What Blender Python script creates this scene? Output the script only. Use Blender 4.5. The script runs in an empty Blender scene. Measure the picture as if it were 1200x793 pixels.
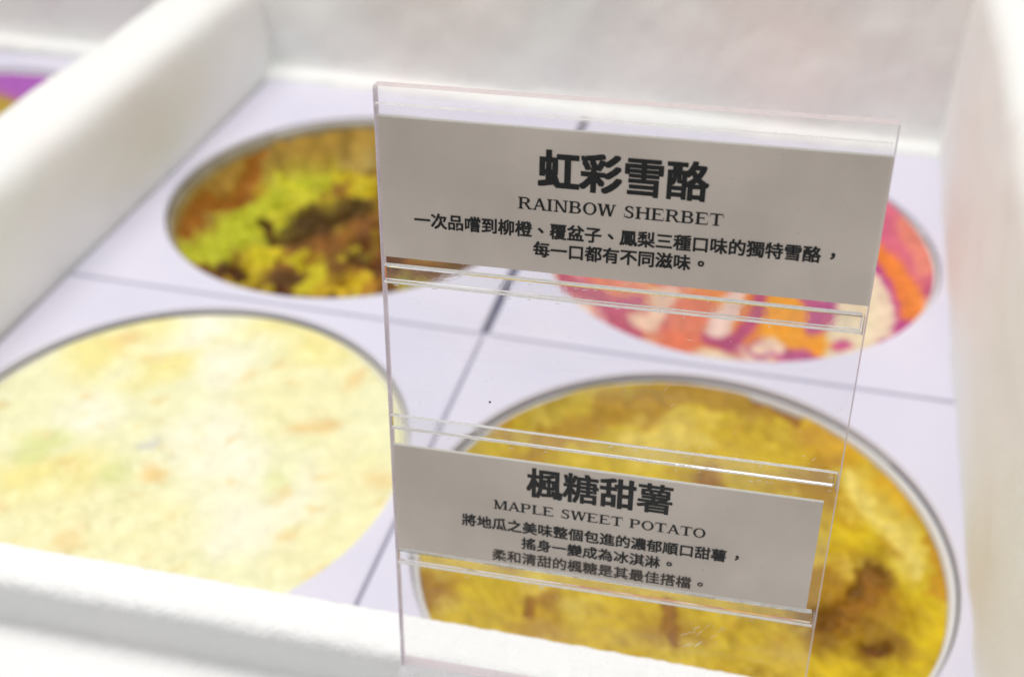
import bpy, bmesh, math, random
from mathutils import Vector, Matrix, noise
random.seed(7)
scene = bpy.context.scene
COL = scene.collection
S = 0.115            # metres per working unit (the radius of one round tub opening)

# ------------------------------------------------------------------ camera
cd = bpy.data.cameras.new('camera'); cam = bpy.data.objects.new('camera', cd); COL.objects.link(cam)
cam.location = Vector((1.26465, -4.25041, 3.19321)) * S
cam.rotation_mode = 'QUATERNION'
R = (Matrix.Rotation(0.259717, 3, 'Z') @ Matrix.Rotation(0.9417, 3, 'X') @ Matrix.Rotation(-0.0107, 3, 'Z'))
cam.rotation_quaternion = R.to_quaternion()
cd.sensor_width = 36.0; cd.lens = 36.0 * 1387.36 / 1200.0
cd.clip_start = 0.01; cd.clip_end = 50
cd.dof.use_dof = True; cd.dof.focus_distance = 2.40 * S; cd.dof.aperture_fstop = 11.0; cd.dof.aperture_blades = 0
scene.camera = cam

# ------------------------------------------------------------------ room light
world = bpy.data.worlds.new('World'); scene.world = world; world.use_nodes = True
bg = world.node_tree.nodes['Background']; bg.inputs[0].default_value = (1.0, 0.99, 0.98, 1); bg.inputs[1].default_value = 0.52

def area(name, loc, target, sx, sy, power, color):
    l = bpy.data.lights.new(name, 'AREA'); l.shape = 'RECTANGLE'; l.size = sx; l.size_y = sy; l.energy = power; l.color = color
    o = bpy.data.objects.new(name, l); COL.objects.link(o); o.location = loc
    o.rotation_euler = (Vector(target) - Vector(loc)).to_track_quat('-Z', 'Y').to_euler()
    return o
area('cabinet_lamp', (-0.10, 0.14, 0.95), (-0.02, -0.02, 0.0), 1.1, 0.30, 6.7, (1.0, 0.98, 0.95))
area('ceiling_lamp', (-0.9, 0.1, 2.0), (0, 0, 0), 0.8, 0.8, 10.0, (1.0, 0.97, 0.93))

vs = scene.view_settings
vs.view_transform = 'Standard'; vs.look = 'None'; vs.exposure = 0.0; vs.gamma = 1.0
scene.render.engine = 'CYCLES'
cy = scene.cycles
cy.use_denoising = True
cy.max_bounces = 14; cy.transmission_bounces = 12; cy.transparent_max_bounces = 16; cy.diffuse_bounces = 5; cy.glossy_bounces = 6
cy.sample_clamp_indirect = 6.0; cy.blur_glossy = 0.3

# ------------------------------------------------------------------ helpers
def lin(c):
    c = c / 255.0
    return c / 12.92 if c <= 0.04045 else ((c + 0.055) / 1.055) ** 2.4
def rgb(r, g, b, k=1.0): return (lin(r) * k, lin(g) * k, lin(b) * k, 1)

def new_mat(name):
    m = bpy.data.materials.new(name); m.use_nodes = True
    return m, m.node_tree.nodes, m.node_tree.links, m.node_tree.nodes['Principled BSDF']

def frosty(name, c1, c2, rough=0.55, bump=0.25, scale=420.0, mott=18.0, spec=0.4, sss=0.0):
    m, n, l, p = new_mat(name)
    tc = n.new('ShaderNodeTexCoord')
    big = n.new('ShaderNodeTexNoise'); big.inputs['Scale'].default_value = mott; big.inputs['Detail'].default_value = 4
    l.new(tc.outputs['Object'], big.inputs['Vector'])
    rp = n.new('ShaderNodeValToRGB'); rp.color_ramp.elements[0].position = 0.35; rp.color_ramp.elements[1].position = 0.65
    rp.color_ramp.elements[0].color = c1; rp.color_ramp.elements[1].color = c2
    l.new(big.outputs['Fac'], rp.inputs['Fac']); l.new(rp.outputs['Color'], p.inputs['Base Color'])
    fine = n.new('ShaderNodeTexNoise'); fine.inputs['Scale'].default_value = scale; fine.inputs['Detail'].default_value = 6
    l.new(tc.outputs['Object'], fine.inputs['Vector'])
    b = n.new('ShaderNodeBump'); b.inputs['Strength'].default_value = bump; b.inputs['Distance'].default_value = 0.001
    l.new(fine.outputs['Fac'], b.inputs['Height']); l.new(b.outputs['Normal'], p.inputs['Normal'])
    p.inputs['Roughness'].default_value = rough; p.inputs['Specular IOR Level'].default_value = spec
    return m

M = {}
M['wall'] = frosty('frosted_wall', (0.78, 0.81, 0.80, 1), (0.83, 0.805, 0.795, 1), mott=9, bump=0.8, scale=260)
M['divider'] = frosty('white_divider', (0.77, 0.78, 0.765, 1), (0.79, 0.775, 0.755, 1), mott=14, bump=0.5, scale=300)
M['rim'] = frosty('white_rim_with_frost', (0.84, 0.85, 0.85, 1), (0.87, 0.87, 0.87, 1), mott=30, bump=0.5, scale=900)
M['ledge'] = frosty('white_ledge_plastic', (0.80, 0.82, 0.83, 1), (0.83, 0.84, 0.845, 1), rough=0.28, bump=0.05, scale=300, mott=12, spec=0.6)
M['plate'] = frosty('pale_lavender_plate', (0.615, 0.60, 0.715, 1), (0.655, 0.635, 0.735, 1), rough=0.42, bump=0.08, scale=250, mott=14)
M['pan'] = frosty('dark_blue_pan', (0.14, 0.145, 0.24, 1), (0.18, 0.18, 0.28, 1), rough=0.6, bump=0.1)
M['rail'] = frosty('lavender_grey_rail', (0.52, 0.50, 0.62, 1), (0.57, 0.55, 0.66, 1), rough=0.6, bump=0.1)
M['creamrim'] = frosty('cream_smeared_tub_rim', (0.78, 0.76, 0.62, 1), (0.82, 0.80, 0.68, 1), rough=0.5, bump=0.2, mott=50)
M['tan'] = frosty('tan_smeared_tub_wall', (0.40, 0.27, 0.075, 1), (0.50, 0.37, 0.13, 1), rough=0.5, bump=0.3, mott=60)
M['tanrim'] = frosty('stained_grey_tub_rim', (0.26, 0.22, 0.14, 1), (0.36, 0.32, 0.24, 1), rough=0.5, bump=0.2, mott=50)
M['tub'] = frosty('grey_white_tub', (0.76, 0.75, 0.70, 1), (0.80, 0.79, 0.74, 1), rough=0.5, bump=0.1)
M['tubdark'] = frosty('grey_tub_rim', (0.68, 0.67, 0.68, 1), (0.74, 0.73, 0.74, 1), rough=0.5, bump=0.1)
M['card'] = frosty('printed_card_paper', (0.66, 0.58, 0.515, 1), (0.84, 0.745, 0.665, 1), rough=0.85, bump=0.02, scale=600, mott=22, spec=0.1)
M['cardedge'] = frosty('white_card_edge', (0.85, 0.85, 0.83, 1), (0.87, 0.87, 0.85, 1), rough=0.7, bump=0.02)
def plain(name, c, rough=0.6, spec=0.2):
    m, n, l, p = new_mat(name); p.inputs['Base Color'].default_value = c
    p.inputs['Roughness'].default_value = rough; p.inputs['Specular IOR Level'].default_value = spec
    return m
M['ink'] = plain('black_ink', (0.012, 0.012, 0.012, 1), 0.7, 0.1)
M['ink2'] = plain('dark_brown_ink', (0.055, 0.040, 0.032, 1), 0.7, 0.1)
M['speck'] = plain('dark_speck', (0.03, 0.03, 0.04, 1))

def glass(name, color, rough, edge_noise=0.0):
    m, n, l, p = new_mat(name)
    p.inputs['Base Color'].default_value = color; p.inputs['Roughness'].default_value = rough
    p.inputs['IOR'].default_value = 1.49; p.inputs['Transmission Weight'].default_value = 1.0
    if edge_noise:
        tc = n.new('ShaderNodeTexCoord'); t = n.new('ShaderNodeTexNoise'); t.inputs['Scale'].default_value = 90; t.inputs['Detail'].default_value = 5
        l.new(tc.outputs['Object'], t.inputs['Vector'])
        b = n.new('ShaderNodeBump'); b.inputs['Strength'].default_value = edge_noise; b.inputs['Distance'].default_value = 0.0006
        l.new(t.outputs['Fac'], b.inputs['Height']); l.new(b.outputs['Normal'], p.inputs['Normal'])
    return m
M['acrylic'] = glass('clear_acrylic', (0.985, 0.98, 0.985, 1), 0.0)
M['acrylic_bar'] = glass('clear_acrylic_bar', (0.98, 0.98, 0.98, 1), 0.03, 0.12)

def sheet_mat(name='thin_clear_sheet', film=0.0):
    # a thin clear film: what lies behind shows straight through, with a Fresnel sheen on top
    m, n, l, p = new_mat(name); n.remove(p)
    out = n['Material Output']
    tr = n.new('ShaderNodeBsdfTransparent'); tr.inputs[0].default_value = (0.97, 0.97, 0.97, 1)
    gl = n.new('ShaderNodeBsdfGlossy'); gl.inputs['Roughness'].default_value = 0.03; gl.inputs['Color'].default_value = (1, 1, 1, 1)
    fr = n.new('ShaderNodeFresnel'); fr.inputs['IOR'].default_value = 1.36
    mx = n.new('ShaderNodeMixShader')
    gm = n.new('ShaderNodeNewGeometry'); sb = n.new('ShaderNodeMath'); sb.operation = 'SUBTRACT'; sb.inputs[0].default_value = 1.0; l.new(gm.outputs['Backfacing'], sb.inputs[1])
    mu = n.new('ShaderNodeMath'); mu.operation = 'MULTIPLY'; l.new(fr.outputs[0], mu.inputs[0]); l.new(sb.outputs[0], mu.inputs[1])
    l.new(mu.outputs[0], mx.inputs[0]); l.new(tr.outputs[0], mx.inputs[1]); l.new(gl.outputs[0], mx.inputs[2]); l.new(mx.outputs[0], out.inputs['Surface'])
    if film:
        tc = n.new('ShaderNodeTexCoord'); mp = n.new('ShaderNodeMapping'); mp.inputs['Rotation'].default_value = (0, 0.35, 0); mp.inputs['Scale'].default_value = (9, 9, 60)
        t = n.new('ShaderNodeTexNoise'); t.inputs['Scale'].default_value = 2.2; t.inputs['Detail'].default_value = 8
        rr = n.new('ShaderNodeMapRange'); rr.inputs['From Min'].default_value = 0.5; rr.inputs['From Max'].default_value = 0.78; rr.inputs['To Max'].default_value = film
        d = n.new('ShaderNodeBsdfTranslucent'); x = n.new('ShaderNodeMixShader')
        l.new(tc.outputs['Object'], mp.inputs['Vector']); l.new(mp.outputs[0], t.inputs['Vector']); l.new(t.outputs['Fac'], rr.inputs['Value'])
        l.new(rr.outputs[0], x.inputs[0]); l.new(mx.outputs[0], x.inputs[1]); l.new(d.outputs[0], x.inputs[2]); l.new(x.outputs[0], out.inputs['Surface'])
    return m
M['panel'] = sheet_mat('smudge_glare_panel', 0.10)  # film adds translucent streaks: glare haze put into the material along with smudges
M['sheet'] = sheet_mat()

def edge_mat(name, col, transp, glow=0.6):
    # sawn, slightly frosted acrylic edge: part scattering white, part clear, broken up along its length
    m, n, l, p = new_mat(name); out = n['Material Output']
    p.inputs['Base Color'].default_value = col; p.inputs['Roughness'].default_value = 0.25; p.inputs['Specular IOR Level'].default_value = 0.8
    tr = n.new('ShaderNodeBsdfTransparent'); mx = n.new('ShaderNodeMixShader')
    tc = n.new('ShaderNodeTexCoord'); t = n.new('ShaderNodeTexNoise'); t.inputs['Scale'].default_value = 260; t.inputs['Detail'].default_value = 6
    l.new(tc.outputs['Object'], t.inputs['Vector'])
    mr = n.new('ShaderNodeMapRange'); mr.inputs['From Min'].default_value = 0.35; mr.inputs['From Max'].default_value = 0.65
    mr.inputs['To Min'].default_value = max(0.0, transp - 0.25); mr.inputs['To Max'].default_value = min(1.0, transp + 0.25)
    l.new(t.outputs['Fac'], mr.inputs['Value']); l.new(mr.outputs[0], mx.inputs[0])
    tl = n.new('ShaderNodeBsdfTranslucent'); tl.inputs[0].default_value = col; m2 = n.new('ShaderNodeMixShader'); m2.inputs[0].default_value = glow
    l.new(p.outputs[0], m2.inputs[1]); l.new(tl.outputs[0], m2.inputs[2])
    l.new(m2.outputs[0], mx.inputs[1]); l.new(tr.outputs[0], mx.inputs[2]); l.new(mx.outputs[0], out.inputs['Surface'])
    return m
M['edge'] = edge_mat('sawn_acrylic_edge', (1.0, 1.0, 1.0, 1), 0.15, 0.85)
M['edge_dim'] = edge_mat('polished_acrylic_edge', (0.62, 0.58, 0.62, 1), 0.5)
M['side'] = edge_mat('lilac_grey_sawn_side', (0.66, 0.60, 0.66, 1), 0.0, 0.6)
M['strip'] = edge_mat('lilac_grey_sheet_side', (0.70, 0.64, 0.70, 1), 0.40, 0.5)
M['top'] = edge_mat('pinkish_sawn_top', (0.88, 0.79, 0.82, 1), 0.0, 0.6)
M['cardedge'] = edge_mat('white_card_edge', (0.95, 0.95, 0.92, 1), 0.0, 0.6)
M['foot'] = edge_mat('frosted_foot_block', (0.85, 0.85, 0.87, 1), 0.45, 0.7)
M['scratch_glare'] = edge_mat('scratch_glare_white', (0.95, 0.95, 0.95, 1), 0.65)

def icemat(name, rough=0.5, bump=0.5, scale=160):
    m, n, l, p = new_mat(name)
    at = n.new('ShaderNodeAttribute'); at.attribute_name = 'tint'
    tc = n.new('ShaderNodeTexCoord'); t = n.new('ShaderNodeTexNoise'); t.inputs['Scale'].default_value = scale; t.inputs['Detail'].default_value = 7
    l.new(tc.outputs['Object'], t.inputs['Vector'])
    mr = n.new('ShaderNodeMapRange'); mr.inputs['To Min'].default_value = 0.80; mr.inputs['To Max'].default_value = 1.18
    l.new(t.outputs['Fac'], mr.inputs['Value'])
    vm = n.new('ShaderNodeVectorMath'); vm.operation = 'SCALE'
    l.new(at.outputs['Color'], vm.inputs[0]); l.new(mr.outputs[0], vm.inputs['Scale']); l.new(vm.outputs[0], p.inputs['Base Color'])
    b = n.new('ShaderNodeBump'); b.inputs['Strength'].default_value = bump; b.inputs['Distance'].default_value = 0.0015
    l.new(t.outputs['Fac'], b.inputs['Height']); l.new(b.outputs['Normal'], p.inputs['Normal'])
    p.inputs['Roughness'].default_value = 0.6; p.inputs['Specular IOR Level'].default_value = 0.22
    return m
M['ice'] = icemat('ice_cream_surface')
M['ice_smooth'] = icemat('smooth_pale_ice_cream', bump=0.2, scale=90)
for _q in M['ice_smooth'].node_tree.nodes:
    if _q.type == 'MAP_RANGE': _q.inputs['To Min'].default_value = 0.92; _q.inputs['To Max'].default_value = 1.06
M['ice_smooth'].node_tree.nodes['Principled BSDF'].inputs['Roughness'].default_value = 0.42
M['ice_smooth'].node_tree.nodes['Principled BSDF'].inputs['Specular IOR Level'].default_value = 0.5

def finish(name, me, m, parent=None, loc=None, smooth=False):
    o = bpy.data.objects.new(name, me); COL.objects.link(o)
    if m: me.materials.append(m)
    if smooth:
        for f in me.polygons: f.use_smooth = True
    if parent: o.parent = parent
    if loc is not None: o.location = Vector(loc) * S
    return o
def mesh_obj(name, verts, faces, m, parent=None, loc=None, smooth=False):
    me = bpy.data.meshes.new(name); me.from_pydata([(v[0]*S, v[1]*S, v[2]*S) for v in verts], [], faces); me.update()
    return finish(name, me, m, parent, loc, smooth)
def bm_obj(name, bm, m, parent=None, loc=None, smooth=False):
    me = bpy.data.meshes.new(name)
    bmesh.ops.recalc_face_normals(bm, faces=bm.faces)
    for v in bm.verts: v.co *= S
    bm.to_mesh(me); bm.free()
    return finish(name, me, m, parent, loc, smooth)
def box(bm, x0, x1, y0, y1, z0, z1, bev=0.0, seg=2):
    g = bmesh.ops.create_cube(bm, size=1.0)
    for v in g['verts']:
        v.co = Vector(((x0+x1)/2 + v.co.x*(x1-x0), (y0+y1)/2 + v.co.y*(y1-y0), (z0+z1)/2 + v.co.z*(z1-z0)))
    if bev:
        es = list({e for v in g['verts'] for e in v.link_edges})
        bmesh.ops.bevel(bm, geom=es, offset=bev, segments=seg, affect='EDGES', profile=0.5)
    return bm
def box_obj(name, b, m, parent=None, bev=0.0, seg=2):
    bm = bmesh.new(); box(bm, *b, bev=bev, seg=seg); return bm_obj(name, bm, m, parent)
def empty(name, loc, label, cat, group=None):
    o = bpy.data.objects.new(name, None); COL.objects.link(o); o.location = Vector(loc) * S; o.empty_display_size = 0.02
    tag(o, label, cat, group); return o
def tag(o, label=None, cat=None, group=None, kind=None):
    if label: o['label'] = label
    if cat: o['category'] = cat
    if group: o['group'] = group
    if kind: o['kind'] = kind
    return o

# swept wall: a rounded profile (y,z) extruded along x, with frost relief, then turned where it stands
def swept(name, prof, length, nx, m, parent, xf, amp, fine, seed):
    V = []; F = []; n = len(prof)
    # profile normals
    N = []
    for j in range(n):
        a = prof[max(0, j-1)]; b = prof[min(n-1, j+1)]
        t = Vector((b[0]-a[0], b[1]-a[1])).normalized(); N.append((t.y, -t.x))
    for i in range(nx+1):
        x = -length/2 + length*i/nx
        for j, (y, z) in enumerate(prof):
            P = Vector((x, y, z))
            d = amp*noise.fractal((P+Vector((seed, 0, 0)))*2.2, 1.0, 2.0, 3) + fine*noise.fractal((P+Vector((0, seed, 0)))*38.0, 0.8, 2.1, 3)
            q = Vector((x, y + N[j][0]*d, z + N[j][1]*d))
            V.append(tuple(xf @ q))
    for i in range(nx):
        for j in range(n-1):
            a = i*n+j; F.append((a, a+1, a+n+1, a+n))
    return mesh_obj(name, V, F, m, parent, smooth=True)
def rounded_profile(pts, rad, step):
    out = []
    for i, p in enumerate(pts):
        if i in (0, len(pts)-1): out.append(Vector(p)); continue
        p = Vector(p); a = Vector(pts[i-1]); b = Vector(pts[i+1]); r = rad[i]
        ua = (a-p).normalized(); ub = (b-p).normalized()
        for k in range(7):
            t = k/6.0; s = p+ua*r; e = p+ub*r
            out.append(s*(1-t)**2 + p*2*t*(1-t) + e*t*t)
    res = [out[0]]
    for q in out[1:]:
        d = (q-res[-1]).length; k = max(1, int(d/step))
        a = res[-1].copy()
        for i in range(1, k+1): res.append(a.lerp(q, i/k))
    return [tuple(q) for q in res]

# ------------------------------------------------------------------ the freezer cabinet
cab = empty('freezer_cabinet', (0, 0, -1.6), 'white frosted ice cream freezer cabinet whose low walls surround the lavender plates', 'freezer')
cab_inv = Vector((0, 0, -1.6))
CX = cab_inv
def fix(o):                      # parts are written in world units; the empty stands at the cabinet's base
    o.location = -cab_inv * S; return o
XL, XR, YB, ZT = -2.154, 2.085, 2.40, 0.65
# front rim with the ledge face in front of it (profile seen from -x: inner foot, inner top, outer top, outer foot, ledge)
rim = rounded_profile([(0.0, -0.4), (0.0, ZT), (-0.165, ZT), (-0.18, 0.505), (-0.40, 0.499), (-0.41, 0.40)], {1: 0.045, 2: 0.045, 3: 0.025, 4: 0.004}, 0.016)
rot_rim = Matrix.Translation((0, -2.19, 0)) @ Matrix.Rotation(math.radians(0.9), 4, 'Z') @ Matrix.Rotation(math.radians(-0.6), 4, 'Y')
fix(swept('front_rim', [(-0.0+y, z) for y, z in rim], 5.6, 620, M['rim'], cab, rot_rim, 0.0015, 0.0030, 3.0))
# ledge: flat plastic shelf with a soft step
led = rounded_profile([(-0.30, 0.466), (-0.50, 0.466), (-0.52, 0.455), (-3.2, 0.440), (-3.2, -1.6)], {1: 0.008, 2: 0.008, 3: 0.2}, 0.08)
fix(swept('front_ledge', led, 7.0, 60, M['ledge'], cab, rot_rim, 0.001, 0.0, 9.0))
# the two dividers (left one has a second well beyond it)
def divider_prof(w, top): return rounded_profile([(0.0, -0.4), (0.03, top), (w+0.06, top), (w+0.10, -0.4)], {1: 0.17, 2: 0.15}, 0.05)
xfL = Matrix.Translation((XL, 0.6, 0)) @ Matrix.Rotation(math.radians(90), 4, 'Z')
fix(swept('left_divider', divider_prof(0.44, 0.66), 6.2, 150, M['divider'], cab, xfL, 0.012, 0.0025, 5.0))
xfR = Matrix.Translation((XR-0.015, 0.6, 0)) @ Matrix.Rotation(math.radians(-90.0), 4, 'Z')
fix(swept('right_divider', divider_prof(0.44, 1.16), 6.2, 150, M['divider'], cab, xfR, 0.012, 0.0025, 8.0))
# back wall with the frost that has built up along its foot
bk = rounded_profile([(-0.15, -0.01), (-0.12, 0.035), (-0.02, 0.045), (0.0, 0.11), (0.03, 1.15), (0.22, 1.2), (0.24, -0.3)], {1: 0.02, 2: 0.02, 3: 0.03, 4: 0.06, 5: 0.04}, 0.05)
xfB = Matrix.Translation((-1.3, YB+0.12, 0)) @ Matrix.Rotation(math.radians(-2.0), 4, 'Z')
fix(swept('back_wall', bk, 8.4, 300, M['wall'], cab, xfB, 0.022, 0.006, 1.0))
fix(box_obj('floor_pan', (-7.0, 2.6, -2.6, 2.5, -1.6, -1.5), M['pan'], cab))
fix(box_obj('shelf_rail', (-0.05, 0.05, -2.15, -0.051, -0.14, -0.034), M['rail'], cab))
fix(box_obj('shelf_rail', (-0.05, 0.05, 0.051, 2.3, -0.14, -0.05), M['pan'], cab))
fix(box_obj('shelf_rail', (XL+0.02, XR-0.02, -0.05, 0.05, -0.14, -0.035), M['rail'], cab))
fix(box_obj('shelf_rail', (-4.75, -4.65, -2.15, 2.3, -0.14, -0.034), M['rail'], cab))
fix(box_obj('shelf_rail', (-6.8, -2.62, -0.05, 0.05, -0.14, -0.035), M['rail'], cab))

# ------------------------------------------------------------------ cover plates with round openings
def cover_plate(cx, cy, x0, x1, y0, y1, label, group):
    """square plate, 1 unit radius hole at (cx, cy), rolled lip round the hole"""
    t = 0.03; n = 128; bm = bmesh.new()
    def outer(a):
        dx, dy = math.cos(a), math.sin(a); ts = []
        if dx > 1e-9: ts.append((x1-cx)/dx)
        if dx < -1e-9: ts.append((x0-cx)/dx)
        if dy > 1e-9: ts.append((y1-cy)/dy)
        if dy < -1e-9: ts.append((y0-cy)/dy)
        k = min(ts); return (dx*k, dy*k)
    angs = sorted([2*math.pi*i/n for i in range(n)] + [math.atan2(yy-cy, xx-cx) % (2*math.pi) for xx in (x0, x1) for yy in (y0, y1)])
    rings = []
    prof = [(0, 0.0, -t), (0.0, 0, -0.012), (0.006, 0, -0.003), (0.016, 0, 0.0)]
    for a in angs:
        ox, oy = outer(a); L = math.hypot(ox, oy); ux, uy = ox/L, oy/L; c = []
        for off, _, z in ((0.0, 0, -t), (0.0, 0, -0.012), (0.005, 0, -0.003), (0.014, 0, 0.0)):
            c.append(bm.verts.new((ux*(1.0+off), uy*(1.0+off), z)))
        inn = L-0.02
        c.append(bm.verts.new((ox*inn/L, oy*inn/L, 0.0)))
        c.append(bm.verts.new((ox*(L-0.006)/L, oy*(L-0.006)/L, -0.004)))
        c.append(bm.verts.new((ox, oy, -0.014)))
        c.append(bm.verts.new((ox, oy, -t)))
        rings.append(c)
    m_ = len(rings)
    for i in range(m_):
        a = rings[i]; b = rings[(i+1) % m_]
        for j in range(len(a)):
            k = (j+1) % len(a)
            bm.faces.new((a[j], b[j], b[k], a[k]))
    o = bm_obj('cover_plate', bm, M['plate'], None, (cx, cy, 0))
    return tag(o, label, 'cover plate', group)
g = 0.006
A = 1.066
centres = {'A': (-1.058, 1.073), 'B': (-1.058, -1.073), 'C': (1.058, 1.073), 'D': (1.058, -1.073)}
PG = 'lavender cover plates around the tubs'
cover_plate(*centres['A'], XL+0.006, -0.018, g, 2.42, 'pale lavender plate around the sunken yellow and brown ice cream', PG)
cover_plate(*centres['B'], XL+0.008, -0.003, -2.18, -g, 'pale lavender plate around the big pale cream coloured ice cream', PG)
cover_plate(*centres['C'], 0.020, XR+0.07, g, 2.33, 'pale lavender plate around the pink and orange swirled sherbet', PG)
cover_plate(*centres['D'], 0.005, XR+0.07, -2.18, -g, 'pale lavender plate around the mustard yellow ice cream', PG)
NX, NY = -3.72, 1.22
cover_plate(NX, NY, NX-1.09, -2.62, g, 2.44, 'lavender plate beyond the left divider, partly seen at the left edge', PG)

# ------------------------------------------------------------------ tubs and ice cream
def lathe(prof, n=120, closed=False):
    V = []; F = []; k = len(prof)
    for i in range(n):
        a = 2*math.pi*i/n
        for r, z in prof: V.append((r*math.cos(a), r*math.sin(a), z))
    for i in range(n):
        for j in range(k-1):
            a = i*k+j; b = ((i+1) % n)*k+j
            F.append((a, b, b+1, a+1))
    return V, F
def tub(cx, cy, label, wall='tub', rimm='tubdark'):
    e = empty('ice_cream_tub', (cx, cy, -1.5), label, 'tub', 'round tubs under the cover plates')
    w = [(0.94, 1.43), (0.955, 1.452), (0.972, 1.452), (0.975, 1.43), (0.972, 0.02), (0.0, 0.0)]
    wi = [(0.94, 1.43), (0.93, 0.04), (0.0, 0.03)]
    V, F = lathe([(0.0, 0.0), (0.965, 0.0), (0.985, 1.40), (0.983, 1.43), (0.975, 1.43), (0.971, 1.40), (0.965, 0.04), (0.0, 0.04)])
    mesh_obj('wall', V, F, M[wall], e, smooth=False)
    V, F = lathe([(0.972, 1.40), (0.974, 1.455), (0.984, 1.466), (0.997, 1.455), (0.997, 1.40), (0.985, 1.395)])
    mesh_obj('rolled_rim', V, F, M[rimm], e, smooth=True)
    return e

A_BL = [(-1.14,0.08,0.17,190,158,75),(-1.16,0.5,0.17,190,158,75),(-1.06,0.87,0.17,190,158,75),(-0.87,1.12,0.17,190,158,75),(-1.08,-0.14,0.17,190,158,75),(-0.35,1.12,0.17,190,158,75),(-0.9,0.53,0.1,170,105,25),(-0.8,0.74,0.1,170,105,25),(-0.97,0.12,0.1,170,105,25),(-0.95,-0.17,0.1,170,105,25),(-0.93,0.33,0.1,170,105,25),(-0.67,0.97,0.09,105,62,18),(-0.5,1.01,0.09,105,62,18),(-0.55,-0.47,0.09,105,62,18),(-0.79,0.98,0.09,105,62,18),(-0.64,-0.43,0.09,105,62,18),(-0.2,-0.5,0.08,85,62,14),(-0.31,0.01,0.08,85,62,14),(-0.41,-0.07,0.08,85,62,14),(-0.24,0.16,0.08,85,62,14),(-0.14,0.28,0.08,85,62,14),(-0.58,0.08,0.08,85,62,14),(0.1,-0.19,0.12,92,50,20),(0.2,-0.29,0.12,92,50,20),(-0.19,-0.58,0.12,92,50,20),(0.05,-0.15,0.12,92,50,20),(-0.49,0.62,0.12,192,194,45),(-0.47,0.31,0.12,192,194,45),(-0.72,-0.09,0.12,192,194,45),(-0.69,-0.3,0.12,192,194,45),(-0.68,0.54,0.12,192,194,45),(-0.52,-0.07,0.12,192,194,45),(-0.73,-0.37,0.12,192,194,45),(-0.71,0.11,0.12,192,194,45),(-0.16,0.52,0.07,214,194,30),(-0.24,0.3,0.07,214,194,30),(-0.11,-0.31,0.07,214,194,30),(-0.09,-0.56,0.07,214,194,30),(-0.4,-0.26,0.07,214,194,30),(-0.41,-0.38,0.07,214,194,30),(-0.33,0.66,0.07,214,194,30),(-0.36,-0.57,0.07,214,194,30),(0.14,-0.47,0.1,222,190,35),(0.1,-0.51,0.1,222,190,35),(-0.07,-0.18,0.1,145,95,35),(-0.01,0.02,0.1,145,95,35),(-0.31,0.45,0.1,145,95,35),(-0.21,-0.15,0.1,145,95,35),(-0.23,-0.34,0.1,145,95,35),(-0.28,0.83,0.08,205,185,110),(-0.43,1.23,0.08,205,185,110)]
C_BL = [(0.87,0.49,0.14,216,105,130),(0.95,0.31,0.14,216,105,130),(0.82,0.62,0.14,216,105,130),(0.98,0.12,0.09,198,85,130),(0.92,-0.16,0.09,198,85,130),(0.73,0.26,0.07,232,128,60),(0.8,0.14,0.07,232,128,60),(0.85,-0.03,0.07,232,128,60),(0.88,-0.21,0.07,232,128,60),(0.87,-0.29,0.07,232,128,60),(0.73,0.06,0.08,178,58,130),(0.78,-0.11,0.08,178,58,130),(0.81,-0.25,0.08,178,58,130),(0.8,-0.42,0.08,178,58,130),(0.75,-0.52,0.08,178,58,130),(0.7,-0.13,0.12,236,218,182),(0.68,-0.48,0.12,236,218,182),(0.58,-0.39,0.12,236,218,182),(0.74,-0.27,0.12,236,218,182),(0.52,-0.68,0.12,236,218,182),(0.59,-0.66,0.12,236,218,182),(0.56,-0.6,0.04,200,80,130),(0.3,-0.4,0.13,242,158,15),(0.35,-0.56,0.13,242,158,15),(0.27,-0.33,0.13,242,158,15),(0.26,-0.5,0.13,242,158,15),(0.42,-0.6,0.07,190,90,145),(0.47,-0.34,0.07,190,90,145),(0.2,-0.68,0.07,190,90,145),(0.06,-0.7,0.07,190,90,145),(0.44,-0.7,0.07,190,90,145),(0.14,-0.47,0.07,190,90,145),(0.1,-0.59,0.08,226,132,60),(-0.14,-0.31,0.08,226,132,60),(-0.08,-0.38,0.08,226,132,60),(0.02,-0.36,0.06,236,205,190),(-0.0,-0.51,0.06,236,205,190),(-0.02,-0.62,0.06,236,205,190),(0.22,-0.73,0.06,236,205,190),(0.23,-0.64,0.06,236,205,190),(0.11,-0.33,0.06,188,88,75),(-0.45,-0.53,0.06,188,88,75),(0.08,-0.73,0.06,188,88,75),(-0.2,-0.7,0.11,216,128,102),(-0.33,-0.67,0.11,216,128,102),(-0.54,-0.37,0.11,216,128,102),(-0.19,-0.5,0.11,216,128,102),(-0.11,-0.62,0.11,216,128,102),(-0.37,-0.6,0.06,232,190,160),(-0.31,-0.35,0.06,232,190,160),(-0.28,-0.55,0.06,232,190,160),(-0.55,-0.59,0.08,190,80,110),(-0.77,-0.4,0.08,190,80,110),(-0.51,-0.46,0.08,190,80,110),(-0.67,-0.47,0.08,190,80,110),(-0.52,-0.66,0.08,190,80,110)]
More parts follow.
